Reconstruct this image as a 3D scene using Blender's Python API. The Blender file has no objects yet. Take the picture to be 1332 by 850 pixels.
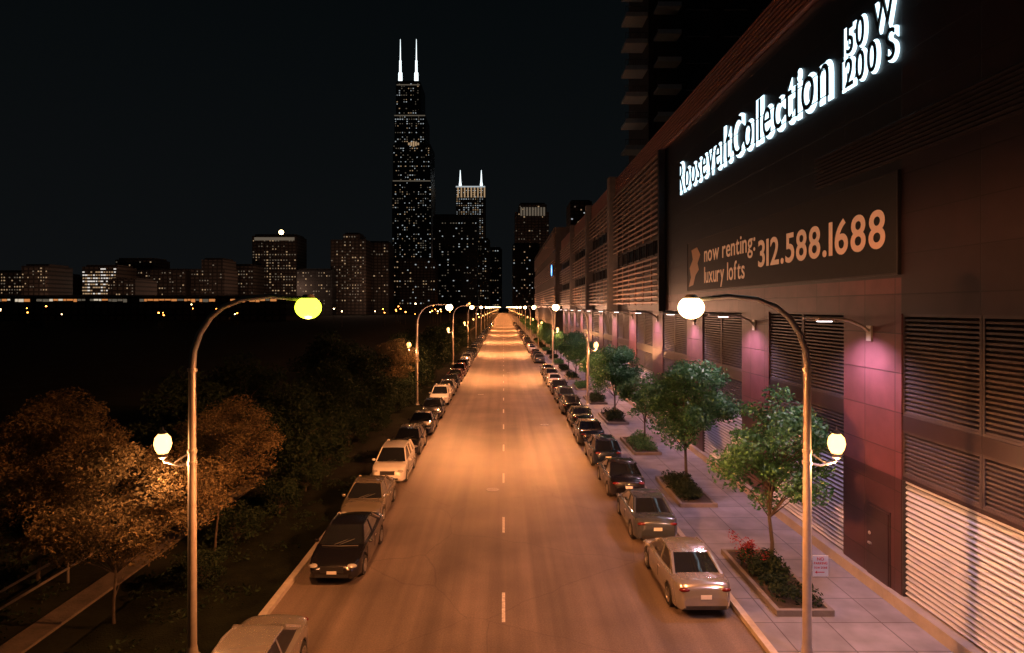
import bpy, math, random
from mathutils import Vector, Matrix
R=math.radians
S=bpy.context.scene
COL=S.collection
rng=random.Random(7)
F=815.0; H=9.2; VX=655.0; VY=400.0
def pX(x,D): return (x-VX)*D/F
def pZ(y,D): return H+(VY-y)*D/F

# ---------------------------------------------------------------- materials
def newmat(name):
    m=bpy.data.materials.new(name); m.use_nodes=True
    nt=m.node_tree; b=nt.nodes['Principled BSDF']
    return m,nt,b
def setp(b,**k):
    for n,v in k.items():
        if n in b.inputs: b.inputs[n].default_value=v
def c4(c): return (c[0],c[1],c[2],1)
def pm(name,col,rough=.6,metal=0,var=.25,scale=3.0,bump=0,coat=0,spec=None,stretch=None):
    m,nt,b=newmat(name)
    setp(b,Roughness=rough,Metallic=metal)
    if coat: b.inputs['Coat Weight'].default_value=coat
    if spec is not None: b.inputs['Specular IOR Level'].default_value=spec
    tc=nt.nodes.new('ShaderNodeTexCoord'); mp=nt.nodes.new('ShaderNodeMapping')
    if stretch: mp.inputs['Scale'].default_value=stretch
    no=nt.nodes.new('ShaderNodeTexNoise'); no.inputs['Scale'].default_value=scale; no.inputs['Detail'].default_value=6
    no.inputs['Roughness'].default_value=.65
    nt.links.new(tc.outputs['Object'],mp.inputs[0]); nt.links.new(mp.outputs[0],no.inputs['Vector'])
    cr=nt.nodes.new('ShaderNodeValToRGB')
    cr.color_ramp.elements[0].position=.3; cr.color_ramp.elements[1].position=.72
    cr.color_ramp.elements[0].color=c4([x*(1-var) for x in col]); cr.color_ramp.elements[1].color=c4([min(1,x*(1+var)) for x in col])
    nt.links.new(no.outputs['Fac'],cr.inputs[0]); nt.links.new(cr.outputs[0],b.inputs['Base Color'])
    if bump:
        bp=nt.nodes.new('ShaderNodeBump'); bp.inputs['Strength'].default_value=bump; bp.inputs['Distance'].default_value=.05
        n2=nt.nodes.new('ShaderNodeTexNoise'); n2.inputs['Scale'].default_value=scale*12; n2.inputs['Detail'].default_value=4
        nt.links.new(tc.outputs['Object'],n2.inputs['Vector'])
        nt.links.new(n2.outputs['Fac'],bp.inputs['Height']); nt.links.new(bp.outputs[0],b.inputs['Normal'])
    return m
def em(name,col,st,sample=False,base=.3):
    m,nt,b=newmat(name)
    setp(b,Roughness=.4); b.inputs['Base Color'].default_value=c4([x*base for x in col])
    b.inputs['Emission Color'].default_value=c4(col); b.inputs['Emission Strength'].default_value=st
    if not sample: m.cycles.emission_sampling='NONE'
    return m
def panelmat(name,col,rough=.45,pw=3.15,ph=1.2,joint=.02,axis='YZ',var=.18,metal=0,grout=.35):
    m,nt,b=newmat(name); setp(b,Roughness=rough,Metallic=metal)
    tc=nt.nodes.new('ShaderNodeTexCoord'); sp=nt.nodes.new('ShaderNodeSeparateXYZ'); cb=nt.nodes.new('ShaderNodeCombineXYZ')
    nt.links.new(tc.outputs['Object'],sp.inputs[0])
    nt.links.new(sp.outputs[{'X':0,'Y':1,'Z':2}[axis[0]]],cb.inputs[0]); nt.links.new(sp.outputs[{'X':0,'Y':1,'Z':2}[axis[1]]],cb.inputs[1])
    br=nt.nodes.new('ShaderNodeTexBrick'); br.offset=0; br.inputs['Scale'].default_value=1
    br.inputs['Brick Width'].default_value=pw; br.inputs['Row Height'].default_value=ph; br.inputs['Mortar Size'].default_value=joint
    br.inputs['Mortar Smooth'].default_value=.1; br.inputs['Bias'].default_value=0
    br.inputs['Color1'].default_value=c4([x*(1-var) for x in col]); br.inputs['Color2'].default_value=c4([x*(1+var) for x in col])
    br.inputs['Mortar'].default_value=c4([x*grout for x in col])
    nt.links.new(cb.outputs[0],br.inputs['Vector'])
    no=nt.nodes.new('ShaderNodeTexNoise'); no.inputs['Scale'].default_value=1.3; no.inputs['Detail'].default_value=5
    nt.links.new(tc.outputs['Object'],no.inputs['Vector'])
    mr=nt.nodes.new('ShaderNodeMapRange'); mr.inputs[1].default_value=.3; mr.inputs[2].default_value=.7; mr.inputs[3].default_value=.72; mr.inputs[4].default_value=1.15
    nt.links.new(no.outputs['Fac'],mr.inputs[0])
    mx=nt.nodes.new('ShaderNodeVectorMath'); mx.operation='SCALE'
    nt.links.new(br.outputs['Color'],mx.inputs[0]); nt.links.new(mr.outputs[0],mx.inputs['Scale'])
    nt.links.new(mx.outputs[0],b.inputs['Base Color'])
    bp=nt.nodes.new('ShaderNodeBump'); bp.inputs['Strength'].default_value=.5; bp.inputs['Distance'].default_value=.03; bp.invert=True
    nt.links.new(br.outputs['Fac'],bp.inputs['Height']); nt.links.new(bp.outputs[0],b.inputs['Normal'])
    return m
M={}
def asphalt():
    m,nt,b=newmat('asphalt'); setp(b,Roughness=.62); b.inputs['Specular IOR Level'].default_value=.4
    tc=nt.nodes.new('ShaderNodeTexCoord')
    def noise(scale,st,det=6):
        mp=nt.nodes.new('ShaderNodeMapping'); mp.inputs['Scale'].default_value=st
        n=nt.nodes.new('ShaderNodeTexNoise'); n.inputs['Scale'].default_value=scale; n.inputs['Detail'].default_value=det
        nt.links.new(tc.outputs['Object'],mp.inputs[0]); nt.links.new(mp.outputs[0],n.inputs['Vector']); return n
    a=noise(1.0,(1.3,.035,1)); c=noise(.35,(1,1,1)); g=noise(22,(1,1,1),3); w=noise(.5,(1,.3,1))
    def rng_(n,lo,hi):
        r=nt.nodes.new('ShaderNodeMapRange'); r.inputs[1].default_value=.3; r.inputs[2].default_value=.7; r.inputs[3].default_value=lo; r.inputs[4].default_value=hi
        nt.links.new(n.outputs['Fac'],r.inputs[0]); return r
    def mul(x,y):
        q=nt.nodes.new('ShaderNodeMath'); q.operation='MULTIPLY'; nt.links.new(x.outputs[0],q.inputs[0]); nt.links.new(y.outputs[0],q.inputs[1]); return q
    f=mul(mul(rng_(a,.60,1.28),rng_(c,.72,1.2)),rng_(g,.80,1.2))
    vo=nt.nodes.new('ShaderNodeTexVoronoi'); vo.feature='DISTANCE_TO_EDGE'; vo.inputs['Scale'].default_value=.16
    ad=nt.nodes.new('ShaderNodeVectorMath'); ad.operation='ADD'
    nt.links.new(tc.outputs['Object'],ad.inputs[0]); nt.links.new(w.outputs['Color'],ad.inputs[1])
    nt.links.new(ad.outputs[0],vo.inputs['Vector'])
    cr=nt.nodes.new('ShaderNodeMapRange'); cr.inputs[1].default_value=0; cr.inputs[2].default_value=.004; cr.inputs[3].default_value=.72; cr.inputs[4].default_value=1
    nt.links.new(vo.outputs['Distance'],cr.inputs[0])
    f=mul(f,cr)
    sc=nt.nodes.new('ShaderNodeVectorMath'); sc.operation='SCALE'; sc.inputs[0].default_value=(.132,.104,.084)
    nt.links.new(f.outputs[0],sc.inputs['Scale']); nt.links.new(sc.outputs[0],b.inputs['Base Color'])
    bp=nt.nodes.new('ShaderNodeBump'); bp.inputs['Strength'].default_value=.25; bp.inputs['Distance'].default_value=.01
    nt.links.new(g.outputs['Fac'],bp.inputs['Height']); nt.links.new(bp.outputs[0],b.inputs['Normal'])
    return m
M['asphalt']=asphalt()
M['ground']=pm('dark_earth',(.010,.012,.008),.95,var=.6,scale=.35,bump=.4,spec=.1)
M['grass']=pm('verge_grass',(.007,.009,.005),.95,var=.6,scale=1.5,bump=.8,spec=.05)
M['paving']=panelmat('pavement_slabs',(.15,.155,.19),.7,1.55,1.5,.018,'XY',.12)
M['kerb']=pm('kerb_concrete',(.34,.31,.27),.8,var=.25,scale=2,bump=.2)
M['conc']=pm('concrete',(.20,.19,.19),.8,var=.2,scale=1.2,bump=.2)
M['border']=pm('planter_concrete',(.13,.12,.12),.85,var=.25,scale=2,bump=.2)
M['pathc']=pm('worn_path',(.07,.058,.045),.9,var=.5,scale=1.2,bump=.4)
M['paint']=pm('road_paint',(.5,.47,.42),.7,var=.5,scale=8)
M['iron']=pm('cast_iron',(.40,.39,.38),.5,.2,var=.3,scale=12,bump=.5)
M['steel']=pm('lamp_steel',(.46,.42,.37),.38,.6,var=.14,scale=3)
M['dsteel']=pm('dark_steel',(.05,.05,.055),.45,.5,var=.2)
M['rail']=pm('weathered_rail',(.08,.072,.065),.7,.2,var=.3)
M['red']=panelmat('red_brown_panels',(.105,.040,.050),.4,1.6,1.2)
M['redd']=panelmat('dark_red_panels',(.022,.013,.018),.42,3.15,1.2)
M['redl']=panelmat('maroon_panels',(.035,.015,.020),.42,1.6,1.2)
M['char']=panelmat('charcoal_panels',(.010,.013,.018),.4,3.15,1.2)
M['core']=pm('building_core',(.012,.012,.014),.8)
M['slat']=pm('slat_metal',(.50,.37,.31),.4,.3,var=.15)
M['slatr']=pm('parapet_slat_metal',(.5,.27,.23),.4,.3,var=.15)
M['louv']=pm('louver_metal',(.058,.050,.057),.42,.3,var=.15)
M['shut']=pm('shutter_metal',(.34,.385,.54),.55,.1,var=.04,scale=1)
M['shutd']=pm('shutter_gap',(.07,.07,.09),.6,0,var=.1)
M['banner']=pm('banner_fabric',(.008,.011,.015),.6,var=.2)
M['tan']=em('banner_print_glow',(.74,.31,.14),.42,base=.5)  # emission in the lettering stands in for light falling on the banner
M['white']=pm('white_paint',(.75,.74,.7),.5,var=.06)
M['signred']=pm('sign_red',(.6,.03,.03),.5,var=.05)
M['glow']=em('sign_glow',(.62,.88,1),2.4,True)
M['black']=pm('sign_black',(.006,.008,.011),.4,var=.1)
M['glass']=pm('car_glass',(.010,.012,.015),.06,0,var=.1,coat=.5)
M['bglass']=pm('window_glass',(.012,.014,.018),.1,0,var=.1)
M['tyre']=pm('tyre_rubber',(.018,.018,.018),.85,var=.2)
M['rim']=pm('wheel_rim',(.5,.5,.5),.3,.8,var=.1)
M['rlens']=pm('tail_lens',(.10,.006,.006),.25,0,var=.1,coat=.3)
M['clens']=pm('head_lens',(.5,.5,.5),.12,.4,var=.1,coat=.8)
M['plastic']=pm('black_plastic',(.02,.02,.022),.55,var=.1)
M['bark']=pm('bark',(.05,.04,.03),.9,var=.35,scale=9,bump=.6)
M['soil']=pm('soil',(.03,.022,.016),.95,var=.4,scale=6,bump=.5)
def leafmat(name,a,bc,tr=.35,rough=.55,spec=.5):
    m,nt,b=newmat(name); setp(b,Roughness=rough); b.inputs['Specular IOR Level'].default_value=spec
    g=nt.nodes.new('ShaderNodeNewGeometry'); cr=nt.nodes.new('ShaderNodeValToRGB')
    cr.color_ramp.elements[0].color=c4(a); cr.color_ramp.elements[1].color=c4(bc)
    nt.links.new(g.outputs['Random Per Island'],cr.inputs[0]); nt.links.new(cr.outputs[0],b.inputs['Base Color'])
    t=nt.nodes.new('ShaderNodeBsdfTranslucent'); nt.links.new(cr.outputs[0],t.inputs['Color'])
    mx=nt.nodes.new('ShaderNodeMixShader'); mx.inputs[0].default_value=tr
    o=nt.nodes['Material Output']
    nt.links.new(b.outputs[0],mx.inputs[1]); nt.links.new(t.outputs[0],mx.inputs[2]); nt.links.new(mx.outputs[0],o.inputs['Surface'])
    return m
M['leaf']=leafmat('green_leaves',(.018,.085,.03),(.06,.17,.06))
M['leaf2']=leafmat('lamplit_leaves',(.075,.058,.032),(.13,.10,.05),.5,.9,.05)  # orange-brown of the sodium lamps is put into this leaf colour
M['leaf3']=leafmat('dark_leaves',(.010,.022,.012),(.024,.040,.020),.35,.8,.15)
M['flower']=leafmat('red_petals',(.14,.008,.015),(.28,.025,.035))
M['bulb']=em('sodium_bulb',(1,.30,.045),22)
M['bulbw']=em('warm_white_bulb',(1,.66,.30),16)
M['bulbg']=em('yellow_green_bulb',(.76,1,.03),7)
M['globe']=em('globe_glass',(1,.48,.13),6)
M['wl']=em('wall_light_lens',(1,.85,.85),8)
M['w1']=em('lit_window_warm',(1,.66,.36),.38); M['w2']=em('lit_window_white',(.85,.95,1),.45); M['w3']=em('lit_window_dim',(.9,.75,.55),.11)
M['w4']=em('lit_window_bright',(1,.93,.85),.8)
M['ant']=em('self_lit_white',(.85,.97,1),1.6)  # antennas and spires glow by emission in place of floodlighting
M['strip']=em('station_strip_light',(.95,.80,.6),.7); M['stripo']=em('station_orange_light',(1,.36,.10),.6)
M['blue']=em('blue_neon',(.12,.4,1),3)
M['twall']=panelmat('tower_cladding',(.022,.024,.027),.4,6,4.2,.6,'XZ',.3,grout=.4)
M['twall2']=panelmat('masonry_cladding',(.11,.085,.07),.7,5,4,.8,'XZ',.2,grout=.3)
M['rwall']=panelmat('tower_dark_cladding',(.016,.016,.018),.6,4.6,3.25,.15,'XZ',.2,grout=.4)
M['bwall']=pm('balcony_concrete',(.25,.36,.46),.7,var=.1)

# ---------------------------------------------------------------- mesh builder
class MB:
    def __init__(s): s.v=[]; s.f=[]; s.m=[]
    def add(s,vs,fs,m=0):
        o=len(s.v); s.v+= [tuple(p) for p in vs]
        for f in fs: s.f.append(tuple(i+o for i in f)); s.m.append(m)
        return s
    def box(s,x0,x1,y0,y1,z0,z1,m=0):
        vs=[(x0,y0,z0),(x1,y0,z0),(x1,y1,z0),(x0,y1,z0),(x0,y0,z1),(x1,y0,z1),(x1,y1,z1),(x0,y1,z1)]
        return s.add(vs,[(0,3,2,1),(4,5,6,7),(0,1,5,4),(1,2,6,5),(2,3,7,6),(3,0,4,7)],m)
    def tube(s,pts,rad,n=10,m=0,cap=True):
        pts=[Vector(p) for p in pts]; o=len(s.v)
        if not hasattr(rad,'__len__'): rad=[rad]*len(pts)
        up=None
        for i,p in enumerate(pts):
            d=(pts[min(i+1,len(pts)-1)]-pts[max(i-1,0)]).normalized()
            if up is None: up=Vector((1,0,0)) if abs(d.x)<.9 else Vector((0,1,0))
            a=(up-d*up.dot(d)).normalized(); b=d.cross(a); up=a
            for k in range(n):
                t=2*math.pi*k/n; q=p+(a*math.cos(t)+b*math.sin(t))*rad[i]; s.v.append(tuple(q))
        for i in range(len(pts)-1):
            for k in range(n):
                s.f.append((o+i*n+k,o+i*n+(k+1)%n,o+(i+1)*n+(k+1)%n,o+(i+1)*n+k)); s.m.append(m)
        if cap:
            s.f.append(tuple(o+k for k in range(n))[::-1]); s.m.append(m)
            s.f.append(tuple(o+(len(pts)-1)*n+k for k in range(n))); s.m.append(m)
        return s
    def lathe(s,prof,c=(0,0,0),n=16,m=0,axis='Z',mir=1):
        o=len(s.v)
        for r,z in prof:
            for k in range(n):
                t=2*math.pi*k/n
                if axis=='Z': s.v.append((c[0]+r*math.cos(t),c[1]+r*math.sin(t),c[2]+z))
                else: s.v.append((c[0]+z*mir,c[1]+r*math.cos(t),c[2]+r*math.sin(t)))
        for i in range(len(prof)-1):
            for k in range(n):
                s.f.append((o+i*n+k,o+i*n+(k+1)%n,o+(i+1)*n+(k+1)%n,o+(i+1)*n+k)); s.m.append(m)
        return s
    def ell(s,c,r,n=14,h=8,m=0):
        o=len(s.v)
        for i in range(h+1):
            a=-math.pi/2+math.pi*i/h
            for k in range(n):
                t=2*math.pi*k/n
                s.v.append((c[0]+r[0]*math.cos(a)*math.cos(t),c[1]+r[1]*math.cos(a)*math.sin(t),c[2]+r[2]*math.sin(a)))
        for i in range(h):
            for k in range(n):
                s.f.append((o+i*n+k,o+i*n+(k+1)%n,o+(i+1)*n+(k+1)%n,o+(i+1)*n+k)); s.m.append(m)
        return s
    def mesh(s,name,mats,smooth=False):
        me=bpy.data.meshes.new(name); me.from_pydata(s.v,[],s.f)
        for m in mats: me.materials.append(m)
        if len(mats)>1: me.polygons.foreach_set('material_index',s.m)
        if smooth:
            me.polygons.foreach_set('use_smooth',[True]*len(s.f))
            try: me.set_sharp_from_angle(angle=R(38))
            except Exception: pass
        me.update(); return me
    def build(s,name,mats,parent=None,smooth=False,loc=None):
        if not isinstance(mats,(list,tuple)): mats=[mats]
        return link(name,s.mesh(name,mats,smooth),parent,loc)
def link(name,data,parent=None,loc=None):
    o=bpy.data.objects.new(name,data); COL.objects.link(o)
    if parent: o.parent=parent
    if loc: o.location=loc
    return o
def tag(o,label=None,cat=None,group=None,kind=None):
    if label: o['label']=label
    if cat: o['category']=cat
    if group: o['group']=group
    if kind: o['kind']=kind
    return o
def thing(name,label,cat,loc=(0,0,0),rz=0,group=None):
    o=bpy.data.objects.new(name,None); COL.objects.link(o); o.location=loc; o.rotation_euler=(0,0,rz); o.empty_display_size=.3
    return tag(o,label,cat,group)
def copy_tree(o,parent=None):
    c=o.copy(); COL.objects.link(c)
    if parent: c.parent=parent
    for ch in kids.get(o.name,[]): 
        copy_tree(ch,c)
    return c
kids={}
def reg(o):
    kids[o.name]=list(o.children)
    for c in o.children: reg(c)
ORD=['nearest','second','third','fourth','fifth','sixth','seventh','eighth','ninth','tenth','eleventh','twelfth','thirteenth','fourteenth','fifteenth','sixteenth','seventeenth','eighteenth','nineteenth']
TENS={2:'twenty',3:'thirty',4:'forty',5:'fifty'}
TN={2:'twentieth',3:'thirtieth',4:'fortieth',5:'fiftieth'}
def ordn(i):
    if i<19: return ORD[i]
    n=i+1; t,u=divmod(n,10)
    if u==0: return TN[t]
    return TENS[t]+' '+(['first','second','third','fourth','fifth','sixth','seventh','eighth','ninth'][u-1])

# ---------------------------------------------------------------- setting
def st(name,mb,mat): return tag(mb.build(name,mat),kind='structure')
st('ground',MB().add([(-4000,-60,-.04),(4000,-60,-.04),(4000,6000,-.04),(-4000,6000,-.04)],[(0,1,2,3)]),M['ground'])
st('road',MB().add([(-7,-40,0),(7,-40,0),(7,1500,0),(-7,1500,0)],[(0,1,2,3)]),M['asphalt'])
st('pavement',MB().box(7.2,12.3,-40,900,-.03,.14),M['paving'])
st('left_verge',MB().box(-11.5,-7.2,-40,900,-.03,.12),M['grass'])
st('kerb_right',MB().box(7,7.2,-40,900,-.03,.15),M['kerb'])
st('kerb_left',MB().box(-7.22,-7,-40,900,-.03,.15),M['kerb'])
st('path',MB().box(-13.6,-12.8,-20,300,-.03,.05),M['pathc'])
mb=MB()
y=18.3
while y<420:
    mb.box(-.05,.05,y,y+1.9,.001,.005); y+=7.25
st('road_marking',mb,M['paint'])
def manhole(x,y,i,r=.36):
    t=thing('manhole_cover',['pale round manhole cover left of the centre line, nearest to the camera','round manhole cover in the right lane beside the parked cars','round manhole cover far up the left lane','small round manhole cover far off near the centre line'][i],'manhole cover',(x,y,.004),0)
    m=MB().lathe([(0,.012),(r*.86,.012),(r*.86,.004)],n=24); 
    for k in range(-3,4): m.box(-r*.6,r*.6,k*.08-.012,k*.08+.012,.013,.018)
    m.build('lid',M['iron'],t)
    MB().lathe([(r*.88,0),(r*.88,.014),(r,.014),(r,0)],n=24).build('ring',M['conc'],t)
manhole(-.55,31.6,0); manhole(3.2,49,1); manhole(-2.4,66,2); manhole(.8,88,3)

# ---------------------------------------------------------------- car
def interp(t,x):
    for i in range(len(t)-1):
        if x<=t[i+1][0]:
            a,b=t[i],t[i+1]; u=(x-a[0])/(b[0]-a[0]) if b[0]>a[0] else 0
            u=max(0,u); u=u*u*(3-2*u)*.5+u*.5; return a[1]+(b[1]-a[1])*u
    return t[-1][1]
KINDS={
 'sedan':dict(L=4.7,W=.9,wb=(-1.42,1.36),h=1.44,
   top=[(-2.35,.62),(-2.32,.82),(-2.22,.97),(-2.0,1.02),(-1.5,1.03),(-.9,.99),(.4,.95),(1.0,.97),(1.5,.90),(1.95,.80),(2.2,.70),(2.32,.60),(2.35,.48)],
   A=1.12,B=.42,C=-.78,D=-1.55,zb=.96,zd=1.0,bp=-.15),
 'coupe':dict(L=4.55,W=.89,wb=(-1.36,1.33),h=1.42,
   top=[(-2.275,.6),(-2.25,.80),(-2.16,.99),(-1.9,1.05),(-1.5,1.04),(-.9,1.0),(.4,.95),(1.0,.96),(1.5,.89),(1.9,.79),(2.12,.70),(2.25,.60),(2.275,.48)],
   A=1.1,B=.35,C=-.70,D=-1.62,zb=.95,zd=1.02,bp=-.1),
 'suv':dict(L=4.5,W=.92,wb=(-1.33,1.33),h=1.63,
   top=[(-2.25,.7),(-2.23,.92),(-2.15,1.03),(-1.9,1.07),(-1.2,1.05),(.4,1.01),(.95,1.03),(1.5,.98),(1.92,.89),(2.12,.80),(2.22,.68),(2.25,.52)],
   A=1.12,B=.42,C=-1.5,D=-2.06,zb=1.01,zd=1.05,bp=-.25),
 'hatch':dict(L=4.2,W=.87,wb=(-1.28,1.28),h=1.5,
   top=[(-2.1,.62),(-2.08,.88),(-2.0,1.0),(-1.7,1.04),(-1.2,1.02),(.4,.97),(.95,.99),(1.4,.93),(1.75,.83),(1.98,.73),(2.08,.62),(2.1,.5)],
   A=1.15,B=.45,C=-1.35,D=-1.92,zb=.98,zd=1.03,bp=-.2)}
def car_parts(kind):
    k=KINDS[kind]; L=k['L']; W=k['W']; h=k['h']; P=[]
    ys=set([-L/2,-L/2+.03,-L/2+.1,-L/2+.22,L/2-.22,L/2-.1,L/2-.03,L/2])
    n=34
    for i in range(n+1): ys.add(round(-L/2+.3+(L-.6)*i/n,4))
    for c in k['wb']:
        for d in (-.39,-.365,-.3,-.2,-.1,0,.1,.2,.3,.365,.39): ys.add(round(c+d,4))
    ys=sorted(ys)
    b=MB(); rings=[]
    for y in ys:
        e=L/2-abs(y)
        w=W*(1-.24*max(0,1-e/.6)**2 - .04*max(0,1-e/1.6))
        zb=.24+ (.1*max(0,1-e/.1))
        for c in k['wb']:
            d=abs(y-c)
            if d<.385: zb=max(zb,.33+math.sqrt(.385**2-d*d))
        zt=interp(k['top'],y)
        z3=max(.52,zb+.03)
        z4=max(zt-.17,z3+.015)
        z3=min(z3,z4-.01)
        r=[(0,zb),(w*.88,zb),(w*.975,zb+.01),(w,z3),(w*.985,z4),(w*.955,max(z4+.01,zt-.065)),(w*.87,max(z4+.02,zt-.015)),(w*.7,max(z4+.025,zt+.008)),(w*.4,zt+.033),(0,zt+.045)]
        full=[(x,y,z) for x,z in r]+[(-x,y,z) for x,z in r[-2:0:-1]]
        rings.append(full)
    m=len(rings[0])
    vs=[p for r in rings for p in r]; fs=[]
    for i in range(len(rings)-1):
        for j in range(m): fs.append((i*m+j,i*m+(j+1)%m,(i+1)*m+(j+1)%m,(i+1)*m+j))
    fs.append(tuple(range(m))); fs.append(tuple((len(rings)-1)*m+j for j in range(m))[::-1])
    b.add(vs,fs); P.append(('body',b,'PAINT',None))
    A,B,C,D,zb,zd,bp=[k[q] for q in ('A','B','C','D','zb','zd','bp')]
    wb_,wr=W*.86,W*.66
    def rowp(y,z,w,bow): return [(-w,y,z),(-w*.55,y+bow*.75,z+.02),(0,y+bow,z+.03),(w*.55,y+bow*.75,z+.02),(w,y,z)]
    def sheet(r1,r2):
        s=MB(); s.add(r1+r2,[(i,i+1,5+i+1,5+i) for i in range(4)]); return s
    ra=rowp(A,zb,wb_,.16); rb=rowp(B,h-.05,wr,.08); rc=rowp(C,h-.06,wr,-.06); rd=rowp(D,zd,wb_*.95,-.12)
    P.append(('windshield',sheet(ra,rb),'glass',None)); P.append(('rear_window',sheet(rc,rd),'glass',None))
    rf=MB(); rows=[]
    for t in (0,.12,.35,.6,.85,1):
        y=B+(C-B)*t; bulge=.05*math.sin(math.pi*t)**.6 if 0<t<1 else 0
        bow=.08+(-.14)*t
        rr=rowp(y,h-.05-.01*t+bulge,wr+.02*math.sin(math.pi*t),bow); rows.append(rr)
    vs=[p for r in rows for p in r]
    rf.add(vs,[(i*5+j,i*5+j+1,(i+1)*5+j+1,(i+1)*5+j) for i in range(5) for j in range(4)])
    for s in (-1,1):
        rf.tube([(s*wb_,A,zb-.02),(s*wr,B,h-.05)],.038,6)
        rf.tube([(s*wr,B,h-.055),(s*(wr+.02),(B+C)/2,h-.01),(s*wr,C,h-.065)],.035,6)
        rf.tube([(s*wr,C,h-.06),(s*wb_*.95,D,zd-.03)],.07 if kind!='suv' else .09,6)
        rf.tube([(s*(wr+.015),bp,h-.02),(s*wb_,bp-.05,zb)],.035,6)
        if kind=='suv': rf.tube([(s*(wr+.01),-1.1,h-.02),(s*wb_,-1.15,zb)],.04,6)
    P.append(('roof',rf,'PAINT',None))
    for s in (-1,1):
        q=MB().add([(s*wb_,A,zb),(s*wr,B,h-.05),(s*(wr+.015),bp,h-.01),(s*wb_,bp,zb)],[(0,1,2,3)]); P.append(('side_window',q,'glass',None))
        q=MB().add([(s*wb_,bp,zb),(s*(wr+.015),bp,h-.01),(s*wr,C,h-.06),(s*wb_*.95,D,zd-.01)],[(0,1,2,3)]); P.append(('side_window',q,'glass',None))
    for s in (-1,1):
        for yy in (A-.12,bp-.05):
            P.append(('door_seam',MB().tube([(s*W*.992,yy,.40),(s*W*1.0,yy,.54),(s*W*.987,yy,zb-.17),(s*W*.957,yy,zb-.06)],.007,4),'plastic',None))
        P.append(('wiper',MB().tube([(s*W*.1+.1,A+.2,zb+.05),(s*W*.1-.35,A-.1,zb+.14)],.012,4),'plastic',None))
    P.append(('cowl_panel',MB().tube([(-W*.7,A+.17,zb-.0),(0,A+.30,zb+.035),(W*.7,A+.17,zb-.0)],.02,5),'plastic',None))
    for yc in k['wb']:
        for s in (-1,1):
            x=s*(W-.115)
            t=MB().lathe([(.19,-.1),(.3,-.105),(.325,-.08),(.33,0),(.325,.08),(.3,.105),(.19,.1)],(x,yc,.33),20,axis='X')
            t.lathe([(0,.02),(.2,.02)],(x,yc,.33),20,axis='X',mir=s)
            P.append(('wheel',t,'tyre',None))
            r=MB().lathe([(.205,.1),(.215,.112),(.18,.112),(.17,.06)],(x,yc,.33),20,axis='X',mir=s)
            r.lathe([(0,.1),(.055,.1),(.06,.06)],(x,yc,.33),12,axis='X',mir=s)
            for a in range(5):
                t2=2*math.pi*a/5+.3; ca,sa=math.cos(t2),math.sin(t2)
                vs=[]
                for rad,wd in ((.04,.035),(.19,.028)):
                    for sg in (-1,1): vs.append((x+s*.098,yc+ca*rad-sa*wd*sg,.33+sa*rad+ca*wd*sg))
                r.add(vs,[(0,1,3,2)])
            P.append(('rim',r,'rim','wheel'))
    zf=interp(k['top'],L/2-.14)-.07; zr=interp(k['top'],-L/2+.1)-.10
    for s in (-1,1):
        P.append(('headlight',MB().ell((s*W*.67,L/2-.175,zf),(.20,.13,.075),12,7),'clens',None))
        if kind=='suv': P.append(('taillight',MB().ell((s*W*.76,-L/2+.10,zr-.02),(.10,.09,.20),10,7),'rlens',None))
        else: P.append(('taillight',MB().ell((s*W*.65,-L/2+.11,zr),(.19,.095,.07),12,7),'rlens',None))
        P.append(('mirror',MB().ell((s*(W+.05),A-.25,zb+.03),(.10,.06,.07),8,6),'PAINT',None))
        P.append(('door_handle',MB().box(s*W*.985-.012,s*W*.985+.012,bp-.25,bp-.08,zb-.2,zb-.17),'rim',None))
        P.append(('fog_light',MB().ell((s*W*.58,L/2-.045,.37),(.09,.05,.045),8,5),'clens',None))
    g=MB(); zg=zf-.03
    for i in range(4): g.box(-.36,.36,L/2-.06,L/2+.006,zg-.13+i*.045,zg-.10+i*.045)
    g.box(-.38,.38,L/2-.1,L/2+.003,zg-.135,zg+.06)
    P.append(('grille',g,'plastic',None))
    P.append(('lower_intake',MB().box(-.55,.55,L/2-.1,L/2+.005,.31,.41),'plastic',None))
    P.append(('rear_valance',MB().box(-.6,.6,-L/2-.006,-L/2+.12,.29,.40),'plastic',None))
    P.append(('license_plate',MB().box(-.16,.16,-L/2-.014,-L/2,.60 if zr>.7 else .5,.72 if zr>.7 else .6),'white',None))
    P.append(('license_plate',MB().box(-.16,.16,L/2+.006,L/2+.014,.42,.52),'white',None))
    return P
PAINTS={}
def paint(name,col,metal=.35,rough=.22):
    PAINTS[name]=pm('car_paint_'+name,col,rough,metal,var=.04,coat=.9)
paint('silver',(.38,.37,.36),.65); paint('grey',(.085,.105,.13),.5); paint('black',(.007,.007,.009),.1); paint('white',(.60,.60,.58),.0)
paint('dark blue',(.010,.022,.055),.4); paint('tan',(.22,.20,.16),.5); paint('dark green',(.010,.026,.022),.4); paint('dark red',(.10,.010,.010),.3); paint('charcoal',(.022,.026,.032),.5)
cache={}
def car_data(kind):
    if kind in cache: return cache[kind]
    P=car_parts(kind); out=[]
    for nm,mb,mk,par in P:
        mat=PAINTS['grey'] if mk=='PAINT' else M[mk]
        out.append((nm,mb.mesh(nm,[mat],True),mk,par))
    keys=['PAINT','glass','tyre','rim','clens','rlens','plastic','white']
    J=MB()
    for nm,mb,mk,par in P: J.add(mb.v,mb.f,keys.index(mk))
    jm=J.mesh('parked_car',[PAINTS['grey'] if q=='PAINT' else M[q] for q in keys],True)
    cache[kind]=(out,jm); return cache[kind]
def setpaint(o,col):
    o.material_slots[0].link='OBJECT'; o.material_slots[0].material=PAINTS[col]
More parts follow.
